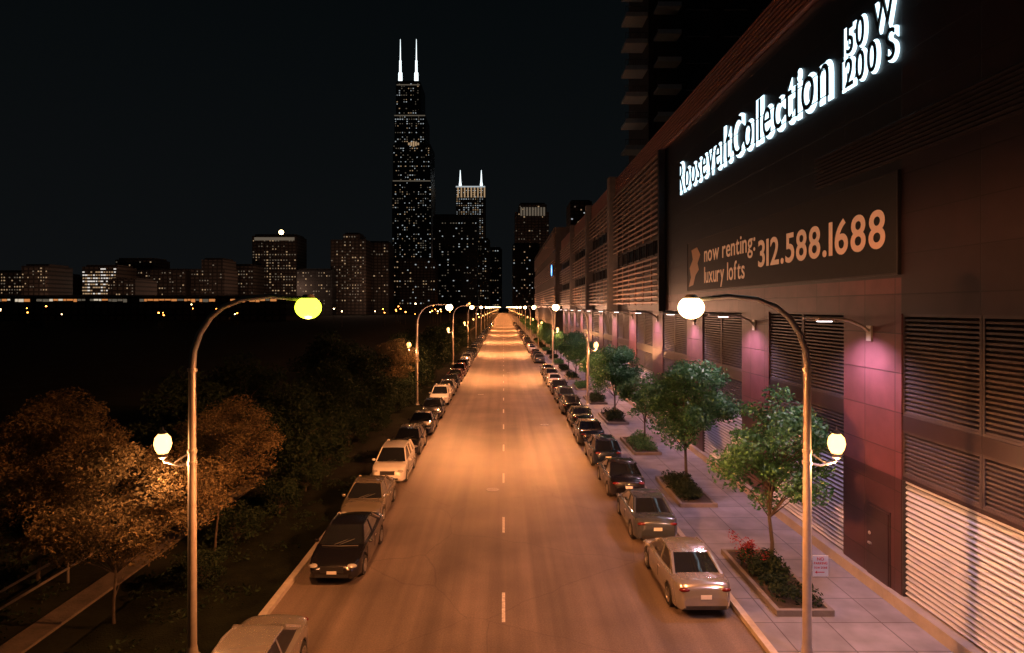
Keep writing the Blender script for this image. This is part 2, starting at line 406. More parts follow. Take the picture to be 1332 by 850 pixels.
def car(kind,col,x,y,facing,label,detail,group,jit=0):
    out,jm=car_data(kind)
    rz=(math.pi if facing<0 else 0)+jit
    if not detail:
        o=link('parked_car',jm,None,(x,y,0)); o.rotation_euler=(0,0,rz); setpaint(o,col); tag(o,label,'car',group); return
    t=thing('parked_car',label,'car',(x,y,0),rz,group); last=None
    for nm,me,mk,par in out:
        p=t if par is None else last
        o=link(nm,me,p)
        if nm=='wheel': last=o
        if mk=='PAINT': setpaint(o,col)
KW={'sedan':'sedan','coupe':'coupe','suv':'tall crossover','hatch':'hatchback'}
right=[('sedan','silver',18.45),('sedan','grey',24.1),('sedan','black',29.7),('hatch','dark blue',35.6),('sedan','charcoal',41.2),('coupe','dark green',47.2),('sedan','black',53.2),('hatch','grey',59.2),('sedan','charcoal',65),('sedan','white',71.5)]
left=[('sedan','silver',12.2),('sedan','black',20.6),('sedan','tan',25.9),('suv','white',32.2),('hatch','charcoal',38.3),('sedan','black',44.4),('sedan','charcoal',51.0),('suv','white',58.4)]
cols=['black','silver','charcoal','grey','white','dark blue','tan','black','grey','dark red','dark green','silver','charcoal']
kd=['sedan','sedan','suv','hatch','coupe','sedan','suv']
y=77.5
while y<330:
    if rng.random()>.06: right.append((rng.choice(kd),rng.choice(cols),y))
    y+=rng.uniform(5.7,6.6)
y=64.5
while y<330:
    if rng.random()>.05: left.append((rng.choice(kd),rng.choice(cols),y))
    y+=rng.uniform(5.7,6.6)
for i,(k,c,y) in enumerate(right):
    L=KINDS[k]['L']
    car(k,c,(6.02 if i<4 else 5.95)+rng.uniform(-.08,.08),y+L/2,1,'%s %s parked at the right kerb, %s car of that row'%(c,KW[k],ordn(i)),i<17,'cars parked along the right kerb',rng.uniform(-.012,.012) if i else .01)
for i,(k,c,y) in enumerate(left):
    L=KINDS[k]['L']
    car(k,c,(-6.0 if i!=1 else -5.7)+rng.uniform(-.06,.06),y+L/2,-1,'%s %s parked at the left kerb, %s car of that row'%(c,KW[k],ordn(i)),i<17,'cars parked along the left kerb',rng.uniform(-.012,.012))

# ---------------------------------------------------------------- lights
def batwing(L,col,power):
    L.color=col; L.energy=power; L.use_nodes=True
    nt=L.node_tree; e=nt.nodes.get('Emission')
    g=nt.nodes.new('ShaderNodeNewGeometry'); sp=nt.nodes.new('ShaderNodeSeparateXYZ'); nt.links.new(g.outputs['Incoming'],sp.inputs[0])
    a=nt.nodes.new('ShaderNodeMath'); a.operation='ABSOLUTE'; nt.links.new(sp.outputs[2],a.inputs[0])
    mx=nt.nodes.new('ShaderNodeMath'); mx.operation='MAXIMUM'; mx.inputs[1].default_value=.34; nt.links.new(a.outputs[0],mx.inputs[0])
    pw=nt.nodes.new('ShaderNodeMath'); pw.operation='POWER'; pw.inputs[1].default_value=-2.7; nt.links.new(mx.outputs[0],pw.inputs[0])
    mr=nt.nodes.new('ShaderNodeMapRange'); mr.inputs[1].default_value=.02; mr.inputs[2].default_value=.33; nt.links.new(a.outputs[0],mr.inputs[0])
    ml=nt.nodes.new('ShaderNodeMath'); ml.operation='MULTIPLY'; nt.links.new(pw.outputs[0],ml.inputs[0]); nt.links.new(mr.outputs[0],ml.inputs[1])
    nt.links.new(ml.outputs[0],e.inputs['Strength'])
SOD=(1,.32,.09)
def mk(power):
    l=bpy.data.lights.new('street_spot','SPOT'); l.spot_size=R(156); l.spot_blend=.35; l.shadow_soft_size=.35; batwing(l,SOD,power); return l
Lm=[mk(2700),mk(2700),mk(3800)]
Lup=[]
for e in (80,1000):
    l=bpy.data.lights.new('street_glow','POINT'); l.color=(1,.46,.27); l.energy=e; l.shadow_soft_size=.15; Lup.append(l)
Lgl=bpy.data.lights.new('globe_glow','POINT'); Lgl.color=(1,.42,.16); Lgl.energy=460; Lgl.shadow_soft_size=.12
Lwl=bpy.data.lights.new('wall_spot','SPOT'); Lwl.color=(1,.64,.86); Lwl.energy=1350; Lwl.spot_size=R(140); Lwl.spot_blend=.7; Lwl.shadow_soft_size=.12

def lamp_proto():
    t=thing('street_lamp','','street lamp')
    p=MB(); p.lathe([(.22,0),(.22,.05),(.15,.1),(.125,.3),(.12,.32)],n=14)
    p.build('base',M['steel'],t,True)
    q=MB().tube([(0,0,.3),(0,0,4),(0,0,7.5)],[.115,.105,.088],14)
    for z in (5.05,5.35,7.45): q.lathe([(.095,-.05),(.12,-.04),(.12,.04),(.095,.05)],(0,0,z),14)
    q.build('pole',M['steel'],t,True)
    a=[(0,0,7.5),(-.04,0,7.95),(-.2,0,8.4),(-.48,0,8.82),(-.8,0,9.08),(-1.3,0,9.28),(-2.05,0,9.36),(-2.65,0,9.29),(-2.8,0,9.27)]
    MB().tube(a,[.088,.085,.08,.075,.07,.065,.06,.055,.055],12).build('arm',M['steel'],t,True)
    MB().lathe([(.05,.22),(.11,.25),(.15,.21),(.19,.17),(.20,.15)],(-3.0,0,9.15),18).build('lamp_housing',M['steel'],t,True)
    MB().ell((-3.0,0,9.06),(.33,.33,.29),22,16).build('lamp_bulb',M['bulb'],t,True)
    MB().tube([(0,0,5.05),(.35,0,4.98),(.72,0,5.08),(.76,0,5.2)],.03,8).tube([(0,0,5.35),(.3,0,5.15),(.5,0,5.02)],.02,6).lathe([(.03,-.16),(.12,-.1),(.1,-.02),(.14,0)],(.76,0,5.3),12).build('bracket',M['steel'],t,True)
    g=MB().lathe([(.12,0),(.18,.1),(.215,.24),(.185,.4),(.1,.5),(.04,.54)],(.76,0,5.3),16)
    g.build('lamp_globe',M['globe'],t,True)
    MB().lathe([(.1,.50),(.06,.58),(.02,.6),(.015,.68),(0,.7)],(.76,0,5.3),10).build('finial',M['steel'],t,True)
    return t
proto=lamp_proto(); reg(proto)
ypos=[16.2]+[58.3+41.6*i for i in range(25)]
used=False
for side in (1,-1):
    for i,y in enumerate(ypos):
        o=proto if not used else copy_tree(proto); used=True
        o.location=(side*7.85 if side>0 else -8.05,y,.13); o.rotation_euler=(0,0,0 if side>0 else math.pi)
        sd='right' if side>0 else 'left'
        tag(o,'curved steel street lamp with side globe on the %s kerb, %s of that row'%(sd,ordn(i)),'street lamp','street lamps along both kerbs')
        for c in o.children:
            if c.name.startswith('lamp_bulb') and i==0:
                c.material_slots[0].link='OBJECT'; c.material_slots[0].material=M['bulbg' if side<0 else 'bulbw']
        if i<24:
            l=link('street_light',Lm[0 if i==0 else 1 if i<3 else 2],o,(-3.0,0,8.70)); l.rotation_euler=(0,R(28),0)
        if i<6:
            link('street_glow',Lup[0 if i==0 else 1],o,(-3.0,0,8.62))
        if i<4: link('globe_light',Lgl,o,(.76,0,4.95))
t=thing('parking_sign','small white sign with red lettering strapped to the right nearest lamp pole','sign',(8.15,16.12,2.55))
MB().box(-.2,.2,-.012,.0,-.27,.27).build('plate',M['white'],t)
MB().box(-.33,-.2,-.004,.02,.12,.16).box(-.33,-.2,-.004,.02,-.16,-.12).build('strap',M['steel'],t)
def glyph(ch,ext=.02,off=0,size=1):
    cu=bpy.data.curves.new('g','FONT'); cu.body=ch; cu.extrude=ext; cu.offset=off; cu.size=size; cu.resolution_u=5
    o=bpy.data.objects.new('g',cu); COL.objects.link(o); bpy.context.view_layer.update()
    me=bpy.data.meshes.new_from_object(o.evaluated_get(bpy.context.evaluated_depsgraph_get()))
    bpy.data.objects.remove(o); return me
def layout(text,gap=.1,space=.35):
    out=[]; x=0
    for ch in text:
        if ch==' ': x+=space; continue
        me=glyph(ch); xs=[v.co.x for v in me.vertices]; a,b=min(xs),max(xs)
        out.append((ch,x-a)); x+=b-a+gap
    return out,x-gap
for txt,z,s in (('NO',.14,.12),('PARKING',.04,.09),('TOW ZONE',-.07,.075)):
    lay,w=layout(txt)
    sc=s; sx=min(s,.34/w)
    for ch,off in lay:
        me=glyph(ch,.004); 
        for v in me.vertices: v.co=Vector((-w*sx/2+(v.co.x+off)*sx,-.016-v.co.z,z+v.co.y*sc))
        me.materials.append(M['signred']); link('letter',me,t)
MB().box(-.1,.1,-.018,-.013,-.17,-.15).add([(-.15,-.016,-.16),(-.09,-.016,-.12),(-.09,-.016,-.2)],[(0,1,2)]).build('arrow',M['signred'],t)

# ---------------------------------------------------------------- main building on the right
WX=12.0
bd=thing('shopping_building','long dark red and charcoal panelled building with louvres and shutters, right of street','building',(0,0,0))
MB().box(12.3,60,9,128,0,20.9).build('core_wall',M['core'],bd)
MB().box(11.8,12.3,6,128,0,.5).build('plinth',M['conc'],bd)
MB().box(12.0,12.3,6,18.9,9.0,20.9).build('wall',M['redd'],bd)
MB().box(12.0,12.3,18.9,46.6,9.0,10.1).build('wall',M['red'],bd)
MB().box(12.01,12.3,18.9,46.6,10.1,20.9).build('wall',M['char'],bd)
MB().box(12.01,12.3,46.6,128,9.0,20.9).build('wall',M['char'],bd)
def slats(mb,x0,x1,y0,y1,z0,z1,n,tilt=.04,m=0,th=None):
    p=(z1-z0)/n; th=th or p*.45
    for i in range(n):
        z=z0+p*(i+.5)
        vs=[(x0,y0,z-th/2-tilt),(x1,y0,z-th/2+tilt),(x1,y0,z+th/2+tilt),(x0,y0,z+th/2-tilt),(x0,y1,z-th/2-tilt),(x1,y1,z-th/2+tilt),(x1,y1,z+th/2+tilt),(x0,y1,z+th/2-tilt)]
        mb.add(vs,[(0,1,2,3),(7,6,5,4),(0,4,5,1),(1,5,6,2),(2,6,7,3),(3,7,4,0)],m)
def frame(mb,x0,x1,y0,y1,z0,z1,w=.08):
    mb.box(x0,x1,y0,y0+w,z0,z1); mb.box(x0,x1,y1-w,y1,z0,z1); mb.box(x0,x1,y0+w,y1-w,z0,z0+w); mb.box(x0,x1,y0+w,y1-w,z1-w,z1)
PER=9.45
for k in range(-1,12):
    a=18.9+PER*k
    if a<127 and k>=0:
        MB().box(12.0,12.3,a,a+3.2,4.0,9.0).build('pilaster',M['red'],bd)
        MB().box(12.0,12.3,a,a+3.2,.5,4.0).build('pilaster',M['redl'],bd)
    y0=a-6.25; y1=a
    MB().box(12.03,12.3,y0,y1,5.5,5.95).build('spandrel',M['redd'],bd)
    MB().box(12.03,12.3,y0,y1,4.0,4.12).build('lintel',M['redd'],bd)
    ym=(y0+y1)/2
    for (u,v) in ((y0,ym-.01),(ym+.01,y1)):
        if k<7:
            q=MB(); frame(q,12.05,12.28,u,v,5.95,9.0); slats(q,12.07,12.24,u+.08,v-.08,6.03,8.92,22); q.build('louver',M['louv'],bd)
            q=MB(); frame(q,12.05,12.28,u,v,4.12,5.5); slats(q,12.07,12.24,u+.08,v-.08,4.2,5.42,10); q.build('louver',M['louv'],bd)
    if k>=7:
        q=MB(); frame(q,12.05,12.28,y0,y1,4.12,9.0); slats(q,12.07,12.24,y0+.08,y1-.08,4.2,8.92,20); q.build('louver',M['louv'],bd)
    q=MB(); n=22; p=3.5/n
    for i in range(n):
        z=.5+p*i
        prof=[(12.16,z),(12.16,z+p*.26),(12.115,z+p*.34),(12.085,z+p*.6),(12.115,z+p*.92),(12.16,z+p)]
        o=len(q.v)
        for (xx,zz) in prof: q.v.append((xx,y0+.06,zz)); q.v.append((xx,y1-.06,zz))
        for j in range(5):
            q.f.append((o+2*j,o+2*j+1,o+2*j+3,o+2*j+2)); q.m.append(1 if j==0 else 0)
    q.build('shutter',[M['shut'],M['shutd']],bd)
    q=MB(); q.box(12.02,12.28,y0,y0+.06,.5,4.0); q.box(12.02,12.28,y1-.06,y1,.5,4.0); q.build('shutter_rail',M['dsteel'],bd)
d=MB().box(11.96,12.0,19.5,20.6,.5,2.75).build('door',M['redd'],bd)
MB().box(11.9,11.96,20.35,20.5,1.5,1.56).ell((11.94,20.45,1.85),(.03,.06,.06),8,6).build('door_handle',M['rim'],d)
q=MB(); frame(q,11.98,12.1,19.42,20.68,.5,2.83,.07); q.build('door_frame',M['redd'],bd)
q=MB(); q.box(11.985,12.01,12.5,24,13.7,14.9); slats(q,11.90,11.99,12.5,24,13.7,14.9,9,.03); q.build('vent_grille',M['louv'],bd)
q=MB(); q.box(12.15,12.5,6,128,20.9,22.6); slats(q,11.75,12.1,6,128,20.9,22.7,8,.05,th=.12); q.build('parapet',M['slatr'],bd)
q=MB()
y=9.5
while y<128: q.box(12.1,12.15,y,y+.08,20.9,22.7); y+=3.15
q.build('parapet_bracket',M['dsteel'],bd)
def screen(y0,y1,bands,x=11.45):
    for z0,z1 in bands:
        q=MB(); n=max(3,int((z1-z0)/.42)); slats(q,x,x+.28,y0,y1,z0,z1,n,.05,th=.13)
        yy=y0+.2
        while yy<y1: q.box(x+.29,x+.4,yy,yy+.1,z0,z1); yy+=3
        q.build('slat_screen',M['slat'],bd)
def fin(y0,y1,z1=22.9,x=11.1): MB().box(x,12.0,y0,y1,8.9,z1).build('fin_wall',M['conc'],bd)
screen(46.8,65.6,[(9.4,13.2),(14.6,20.8)])
MB().box(11.5,12.0,46.45,46.75,8.9,20.88).build('fin_wall',M['dsteel'],bd)
fin(65.8,67.2)
screen(67.4,84,[(9.4,12.4),(13.8,16.6),(18,20.8)])
fin(84.2,85.2)
screen(85.4,104,[(9.4,12.4),(13.8,16.6),(18,20.8)])
fin(104.2,105.2)
screen(105.4,127.6,[(9.4,12.4),(13.8,16.6),(18,20.8)])
for (a,b,zs) in ((46.8,65.6,((13.3,14.5),)),(67.4,84,((12.5,13.7),(16.7,17.9))),(85.4,104,((12.5,13.7),(16.7,17.9))),(105.4,127.6,((12.5,13.7),(16.7,17.9)))):
    for z0,z1 in zs:
        y=a+.3
        while y+2.2<b:
            w=MB().box(11.92,12.0,y,y+2.1,z0,z1).build('window',M['bglass'],bd)
            q=MB(); frame(q,11.86,11.92,y,y+2.1,z0,z1,.07); q.build('window_frame',M['dsteel'],w)
            y+=2.6

wp=thing('wall_light','','wall light')
MB().box(-.06,0,-.14,.14,-.25,.25).build('wall_plate',M['steel'],wp)
MB().tube([(0,0,0),(-.25,0,.22),(-.7,0,.42),(-1.3,0,.5),(-2.2,0,.5)],[.06,.055,.05,.045,.04],10).build('arm',M['steel'],wp,True)
MB().box(-1.75,-1.25,-.14,.14,.40,.50).build('lamp_head',M['steel'],wp)
MB().box(-1.70,-1.30,-.11,.11,.375,.40).build('lens',M['wl'],wp)
reg(wp)
for k in range(-1,12):
    o=wp if k==-1 else copy_tree(wp)
    o.location=(12.0,20.5+PER*k,8.35)
    tag(o,'gooseneck wall light on the panelled building, %s along the facade'%ordn(k+1),'wall light','wall lights along the building')
    link('wall_light_beam',Lwl,o,(-1.2,0,.33))

def place_word(text,parent,y0,length,z0,cap,front_x,back_x,matf,matb,font_unit=.70,gap=.1,space=.3,offb=.02,ext=.03,offf=0):
    lay,w=layout(text,gap,space); sx=length/w; sz=cap/font_unit
    for ch,off in lay:
        me=glyph(ch,ext,offf)
        for v in me.vertices: v.co=Vector((front_x-v.co.z,y0-(v.co.x+off)*sx,z0+v.co.y*sz))
        me.materials.append(matf); L=link('letter',me,parent)
        if matb:
            me=glyph(ch,.02,offb)
            for v in me.vertices: v.co=Vector((back_x-v.co.z,y0-(v.co.x+off)*sx,z0+v.co.y*sz))
            me.materials.append(matb); link('letter_glow',me,L)
sg=thing('illuminated_sign','glowing white raised lettering high on the charcoal wall above the banner','sign',(0,0,0))
place_word('RooseveltCollection',sg,42.3,19.5,16.9,2.0,11.83,11.97,M['black'],M['glow'],offb=.040,offf=-.008,ext=.02,gap=.14)
place_word('150 W',sg,21.95,2.9,17.93,.98,11.86,11.97,M['black'],M['glow'],offb=.045,ext=.02,gap=.17,offf=.0)
place_word('1200 S',sg,22.05,3.05,16.80,.98,11.86,11.97,M['black'],M['glow'],offb=.045,ext=.02,gap=.17,offf=.0)
for z in (17.0,18.0): MB().box(11.88,11.9,22.9,42.4,z,z+.03).build('mounting_rail',M['dsteel'],sg)
bn=thing('banner','wide dark banner with tan rental phone number under the glowing sign','banner',(0,0,0))
MB().box(11.93,12.0,19.0,40.6,10.25,13.3).build('cloth',M['banner'],bn)
q=MB(); frame(q,11.91,12.0,18.94,40.66,10.19,13.36,.06); q.build('banner_frame',M['dsteel'],bn)
place_word('312.588.1688',bn,29.3,9.7,11.1,1.2,11.92,0,M['tan'],None,ext=.005,offf=.015,gap=.12)
place_word('now renting:',bn,37.2,7.5,11.9,.95,11.92,0,M['tan'],None,ext=.005,gap=.09,offf=.008)
place_word('luxury lofts',bn,37.2,6.2,10.65,.95,11.92,0,M['tan'],None,ext=.005,gap=.09,offf=.008)
q=MB(); pts=[(0,0),(.5,.1),(.75,.7),(1.1,1.0),(.95,1.4),(1.25,1.9),(.9,2.4),(.3,2.3),(.45,1.7),(.1,1.2),(.25,.6)]
q.add([(11.915,40.3-a*1.9,10.5+b) for a,b in pts],[tuple(range(len(pts)))]); q.build('emblem',em('motif_print_glow',(.8,.26,.08),.14,base=.4),bn)  # printed motif brightened by its own emission, it is no lamp

b5=thing('retail_building','pale lit slatted building beyond the long mall on the right','building',(0,0,0))
MB().box(11.6,34,140,230,0,26.5).build('wall',M['conc'],b5)
for z0,z1 in ((9,14),(16,20),(22,26)):
    q=MB(); slats(q,11.2,11.55,140,228,z0,z1,8,.05,th=.25); q.build('slat_screen',M['slat'],b5)
    for i in range(8):
        w=MB().box(13.5+i*2.4,15.2+i*2.4,139.92,140,z0+.4,z1-1.2).build('window',M['w3' if (i*7+int(z0))%3==0 else 'bglass'],b5)
MB().box(11.35,34.3,139.8,230.2,26.5,27.1).build('cornice',M['conc'],b5)
t=thing('neon_sign','small round blue neon sign on the far retail building','sign',(0,0,0))
MB().lathe([(.0,0),(1.3,0),(1.3,.2),(0,.2)],(11.1,141.5,17.5),20,axis='X',mir=-1).build('disc',M['dsteel'],t)
MB().lathe([(.75,.22),(1.25,.22),(1.25,.3),(.75,.3)],(11.1,141.5,17.5),20,axis='X',mir=-1).build('neon_ring',M['blue'],t)
MB().lathe([(.0,.22),(.5,.22),(.5,.3),(.0,.3)],(11.1,141.5,17.5),20,axis='X',mir=-1).build('lit_centre',M['ant'],t)

rt=thing('apartment_tower','dark residential tower with stacked pale balconies rising above the mall roof','building',(0,0,0))
MB().box(17.6,46,76,88,0,68).build('wall',M['rwall'],rt)
for i in range(12):
    z=25.2+i*3.25
    for (x0,x1,y0) in ((14.9,17.6,76.5),(18.2,21.0,73.9)):
        y1=y0+3.0 if x0<16 else 76
        p=MB().box(x0,x1,y0,y1,z,z+.3).build('balcony',M['bwall'],rt)
        MB().box(x0,x1,y0-.06,y0,z+.0,z+.55).build('parapet_panel',M['bwall'],p)
        q=MB(); q.box(x0,x1,y0,y0+.06,z+1.25,z+1.3)
        xx=x0
        while xx<x1: q.box(xx,xx+.04,y0,y0+.04,z+.28,z+1.25); xx+=.3
        q.build('railing',M['dsteel'],p)
    for j in range(5):
        x=22.2+j*4.6
        w=MB().box(x,x+2.6,75.93,76,z+.6,z+2.4).build('window',M['bglass'],rt)
        MB().box(x-.1,x+2.7,75.85,75.93,z+.45,z+.6).build('sill',M['conc'],w)

# ---------------------------------------------------------------- trees
def leaf_cloud(r,clumps,n,size,flat=1):
    V=[];Fc=[]
    for (c,rad) in clumps:
        for _ in range(int(n*rad*rad)):
            d=Vector((r.gauss(0,1),r.gauss(0,1),r.gauss(0,1)))
            d=d.normalized()*rad*(r.random()**.45)
            p=c+Vector((d.x,d.y,d.z*.75*flat))
            s=size*r.uniform(.6,1.35)
            a=Vector((r.uniform(-1,1),r.uniform(-1,1),r.uniform(-.7,.7))).normalized()
            b=a.cross(Vector((r.uniform(-1,1),r.uniform(-1,1),r.uniform(-1,1))))
            if b.length<.05: continue
            b=b.normalized(); k=len(V)
            V+= [p-a*s,p-b*s*.45,p+a*s,p+b*s*.45]; Fc.append((k,k+1,k+2,k+3))
    return V,Fc
def tree_meshes(seed,h,rad,base,ncl,n,size,leaf,cr=.75,thick=.1,lean=0,flat=1):
    r=random.Random(seed); cl=[]
    zc=(h+base)/2; hz=(h-base)/2
    while len(cl)<ncl:
        x,y,z=r.uniform(-1,1),r.uniform(-1,1),r.uniform(-1,1)
        if x*x+y*y+z*z>1: continue
        sh=1-.35*max(0,z)
        cl.append((Vector((x*rad*sh+lean*(z+1),y*rad*sh,zc+z*hz*.85)),cr*r.uniform(.5,1.2)))
    tr=MB(); top=h*.8
    pts=[(r.uniform(-.05,.05)*i+lean*.3*i/3,r.uniform(-.05,.05)*i,top*i/6) for i in range(7)]
    tr.tube(pts,[thick*(1-.13*i) for i in range(7)],9)
    tr.lathe([(thick*1.5,0),(thick*1.05,.25)],n=9)
    for c,rr in cl:
        i=max(1,min(5,int((c.z-.9)/top*6))); p=Vector(pts[i])
        mid=p.lerp(c,.5)+Vector((r.uniform(-.1,.1),r.uniform(-.1,.1),.12))
        tr.tube([p,mid,c],[thick*.38,thick*.2,thick*.06],5,cap=False)
        for _ in range(2):
            e=c+Vector((r.uniform(-1,1),r.uniform(-1,1),r.uniform(-.4,.9)))*rr*.8
            tr.tube([c.lerp(mid,.3),e],[thick*.1,thick*.03],4,cap=False)
    V,Fc=leaf_cloud(r,cl,n,size,flat)
    cm=bpy.data.meshes.new('crown'); cm.from_pydata([tuple(v) for v in V],[],Fc); cm.materials.append(M[leaf])
    return tr.mesh('trunk',[M['bark']],True),cm
def tree(tm,x,y,label,group,rz=0,sc=1,name='street_tree',z=.14,cat='tree'):
    t=thing(name,label,cat,(x,y,z),rz,group); t.scale=(sc,sc,sc)
    link('trunk',tm[0],t); link('crown',tm[1],t); return t
T1=tree_meshes(3,6.5,1.75,1.9,44,620,.085,'leaf',.68,.075)
T2=tree_meshes(5,6.9,2.1,1.8,50,640,.09,'leaf',.82,.085)
T3=tree_meshes(9,6.3,1.8,1.9,32,400,.11,'leaf',.75,.08)
tl=['slim green street tree with open crown in the planter nearest the camera','dense round green street tree in the second planter from the camera']
y=21.8; i=0
while y<300:
    tm=(T1,T2,T3)[i] if i<3 else (T2,T3,T1)[i%3]
    lab=tl[i] if i<2 else 'green street tree in the right pavement planters, %s tree of the row'%ordn(i)
    tree(tm,9.3+rng.uniform(-.15,.15),y,lab,'street trees in pavement planters',rng.uniform(0,6),1 if i<2 else rng.uniform(.78,.95))
    i+=1; y+=10.0+rng.uniform(-.3,.3)
def shrub_mesh(seed,leaf,n=900,r0=.42,sz=.07):
    r=random.Random(seed); cl=[(Vector((r.uniform(-.5,.5),r.uniform(-1.75,1.75),r.uniform(.15,.45))),r0*r.uniform(.6,1.3)) for _ in range(20)]
    V,Fc=leaf_cloud(r,cl,n,sz); m=bpy.data.meshes.new('shrub'); m.from_pydata([tuple(v) for v in V],[],Fc); m.materials.append(M[leaf]); return m
SH=[shrub_mesh(s,'leaf3') for s in (1,2)]+[shrub_mesh(4,'leaf')]
ring=MB(); ring.box(-.85,.85,-2.35,-2.22,0,.18); ring.box(-.85,.85,2.22,2.35,0,.18); ring.box(-.85,-.72,-2.22,2.22,0,.18); ring.box(.72,.85,-2.22,2.22,0,.18)
rm=ring.mesh('border',[M['border']]); so=MB().box(-.72,.72,-2.22,2.22,0,.13).mesh('soil',[M['soil']])
y=20.7
for i in range(16):
    t=thing('planter','long concrete planter on the right pavement, %s planter of the row'%ordn(i),'planter',(8.85,y,.14),0,'pavement planters')
    link('border',rm,t); link('soil',so,t)
    o=link('shrub',SH[i%3],None,(8.85,y-.1,.22)); o.rotation_euler=(0,0,math.pi*(i%2))
    tag(o,'low leafy shrubs filling the planter, %s planting of the row'%ordn(i),'shrub','shrubs in the planters')
    y+=10.0
r=random.Random(11)
V,Fc=leaf_cloud(r,[(Vector((r.uniform(-.5,.3),r.uniform(.2,1.8),r.uniform(.45,.8))),.24) for _ in range(12)],600,.045)
m=bpy.data.meshes.new('flowers'); m.from_pydata([tuple(v) for v in V],[],Fc); m.materials.append(M['flower'])
tag(link('flowering_plant',m,None,(8.7,20.8,.22)),'dark red flowers at the far end of the nearest planter','flowers')

L1=tree_meshes(21,6.7,2.2,2.4,46,950,.055,'leaf2',.76,.05,.4,.75)
L2=tree_meshes(22,6.5,2.8,2.0,56,950,.055,'leaf2',.82,.05,.5,.75)
L3=tree_meshes(23,6.6,2.7,1.0,44,330,.12,'leaf3',1.0,.10)
L4=tree_meshes(24,2.2,1.5,.1,26,420,.085,'leaf3',.6,.04)
LT=[(L2,-11.2,18.0,.92,'wispy lit tree behind the nearest left lamp pole'),(L1,-15.6,21.0,1.0,'wispy lit tree at the far left beside the path'),
(L2,-16.0,15.6,.92,'wispy tree at the lower left edge of the view'),(L1,-10.6,23.0,.92,'slim wispy tree just right of the left lamp pole'),
(L3,-14.8,30,.95,'broad dark leafed tree beyond the path on the left'),(L3,-10.9,32.0,.82,'dark tree behind the third parked car on the left'),
(L3,-15.5,37,1.0,'broad dark tree deep in the left lot'),(L3,-11.0,39.5,.9,'dark tree beside the fifth parked car on the left'),
(L3,-10.8,47,.95,'dark round tree just before the second left lamp'),(L1,-10.3,56.5,1.0,'lit tree behind the second left lamp'),
(L3,-15,54,1.1,'dark tree left of the second left lamp'),(L3,-10.6,66,1.0,'dark tree past the second left lamp'),(L3,-11,78,1.0,'dark tree on the left verge, midway to the third lamp'),(L3,-11,92,1.0,'dark tree just before the third left lamp'),(L3,-11,112,1.0,'dark tree beyond the third left lamp'),(L3,-11,135,1.0,'dark tree before the fourth left lamp'),(L3,-11,165,1.0,'farthest dark tree on the left verge')]
for i,(tm,x,y,s,lab) in enumerate(LT):
    tree(tm,x,y,lab,'trees on the left verge',rng.uniform(-.5,.5) if tm is not L3 else rng.uniform(0,6),s,'verge_tree',0)
y=20.5
for i in range(31):
    tree(L4,rng.uniform(-10.4,-9.2) if y<150 else -9.6,y,'low dark bush on the left verge, %s bush of the row'%ordn(i),'bushes on the left verge',rng.uniform(0,6),rng.uniform(.7,1.25) if y>30 else rng.uniform(.55,.8),'bush',.1,'bush')
    y+=rng.uniform(2.6,4.2) if y<70 else rng.uniform(4,7)
r=random.Random(5); cl=[]
while len(cl)<560:
    x=r.uniform(-24,-7.6)
    if -14.2<x<-12.4: continue
    cl.append((Vector((x,r.uniform(12,80) if len(cl)>220 else r.uniform(12,34),0.1)),r.uniform(.22,.65)))
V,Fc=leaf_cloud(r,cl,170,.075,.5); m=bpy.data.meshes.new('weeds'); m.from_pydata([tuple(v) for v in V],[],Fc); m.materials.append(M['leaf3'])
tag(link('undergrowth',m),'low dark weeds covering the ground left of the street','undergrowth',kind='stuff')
t=thing('pipe_fence','low weathered pipe fence along the path at lower left','fence',(0,0,0))
for z in (.45,.95): MB().tube([(-14.6,12,z),(-14.6,46,z)],.04,8).build('rail',M['rail'],t)
for k in range(12): MB().tube([(-14.6,12+3*k,-.04),(-14.6,12+3*k,1.1)],.045,8).build('post',M['rail'],t)

# ---------------------------------------------------------------- skyline
def tower(name,label,D,rects,depth,wall,lit,cs=3.4,rs=3.6,mats=('w1','w2','w3','w3'),extra=None,ws=.42,cat='skyscraper',seed=0,bot=398):
    r=random.Random(seed or int(rects[0][0]*7+D)); t=thing(name,label,cat,(0,0,0)); u=D/F
    wins=[]
    prev=0
    for i,(x0,x1,yt) in enumerate(rects):
        o=i*.35
        zt=pZ(yt,D)
        MB().box(pX(x0,D),pX(x1,D),D+o,D+depth-o,prev,zt).build('tower_block' if len(rects)>1 else 'wall',M[wall],t)
        yb=bot if i==0 else rects[i-1][2]
        y=yt+rs*.8
        while y<yb-1:
            rowp=lit*r.choice((.25,.6,.9,1,1.3,2))
            x=x0+cs*.5
            while x<x1-cs*.4:
                if r.random()<rowp: wins.append((x,y,D+o))
                x+=cs
            y+=rs
        prev=zt
    for i,(x0,x1,yt) in enumerate(rects[-1:]):
        MB().box(pX(x0+2,D),pX(x1-2,D),D+4,D+depth-4,pZ(yt,D),pZ(yt-2.5,D)).build('roof_plant',M[wall],t)
    r.shuffle(wins)
    rest=MB(); nm=len(mats)
    for i,(x,y,d) in enumerate(wins):
        w=u*ws*cs*r.uniform(.5,1.3); hh=u*rs*.36
        X=pX(x,D)*1.0; Z=pZ(y,D)
        if i<70: MB().box(X-w/2,X+w/2,d-.3,d,Z-hh/2,Z+hh/2).build('window',M[r.choice(mats)],t)
        else: rest.box(X-w/2,X+w/2,d-.3,d,Z-hh/2,Z+hh/2,r.randrange(nm))
    if rest.v: tag(rest.build('window',[M[q] for q in mats],t),kind='stuff')
    return t
D=1250
t=tower('skyscraper','tallest black stepped skyscraper with two glowing white antennas',D,[(510,561,236),(511,560,188),(513,553,150),(515,547,107)],76,'twall',.28,3.0,2.9,('w2','w3','w3','w2','w3','w1'))
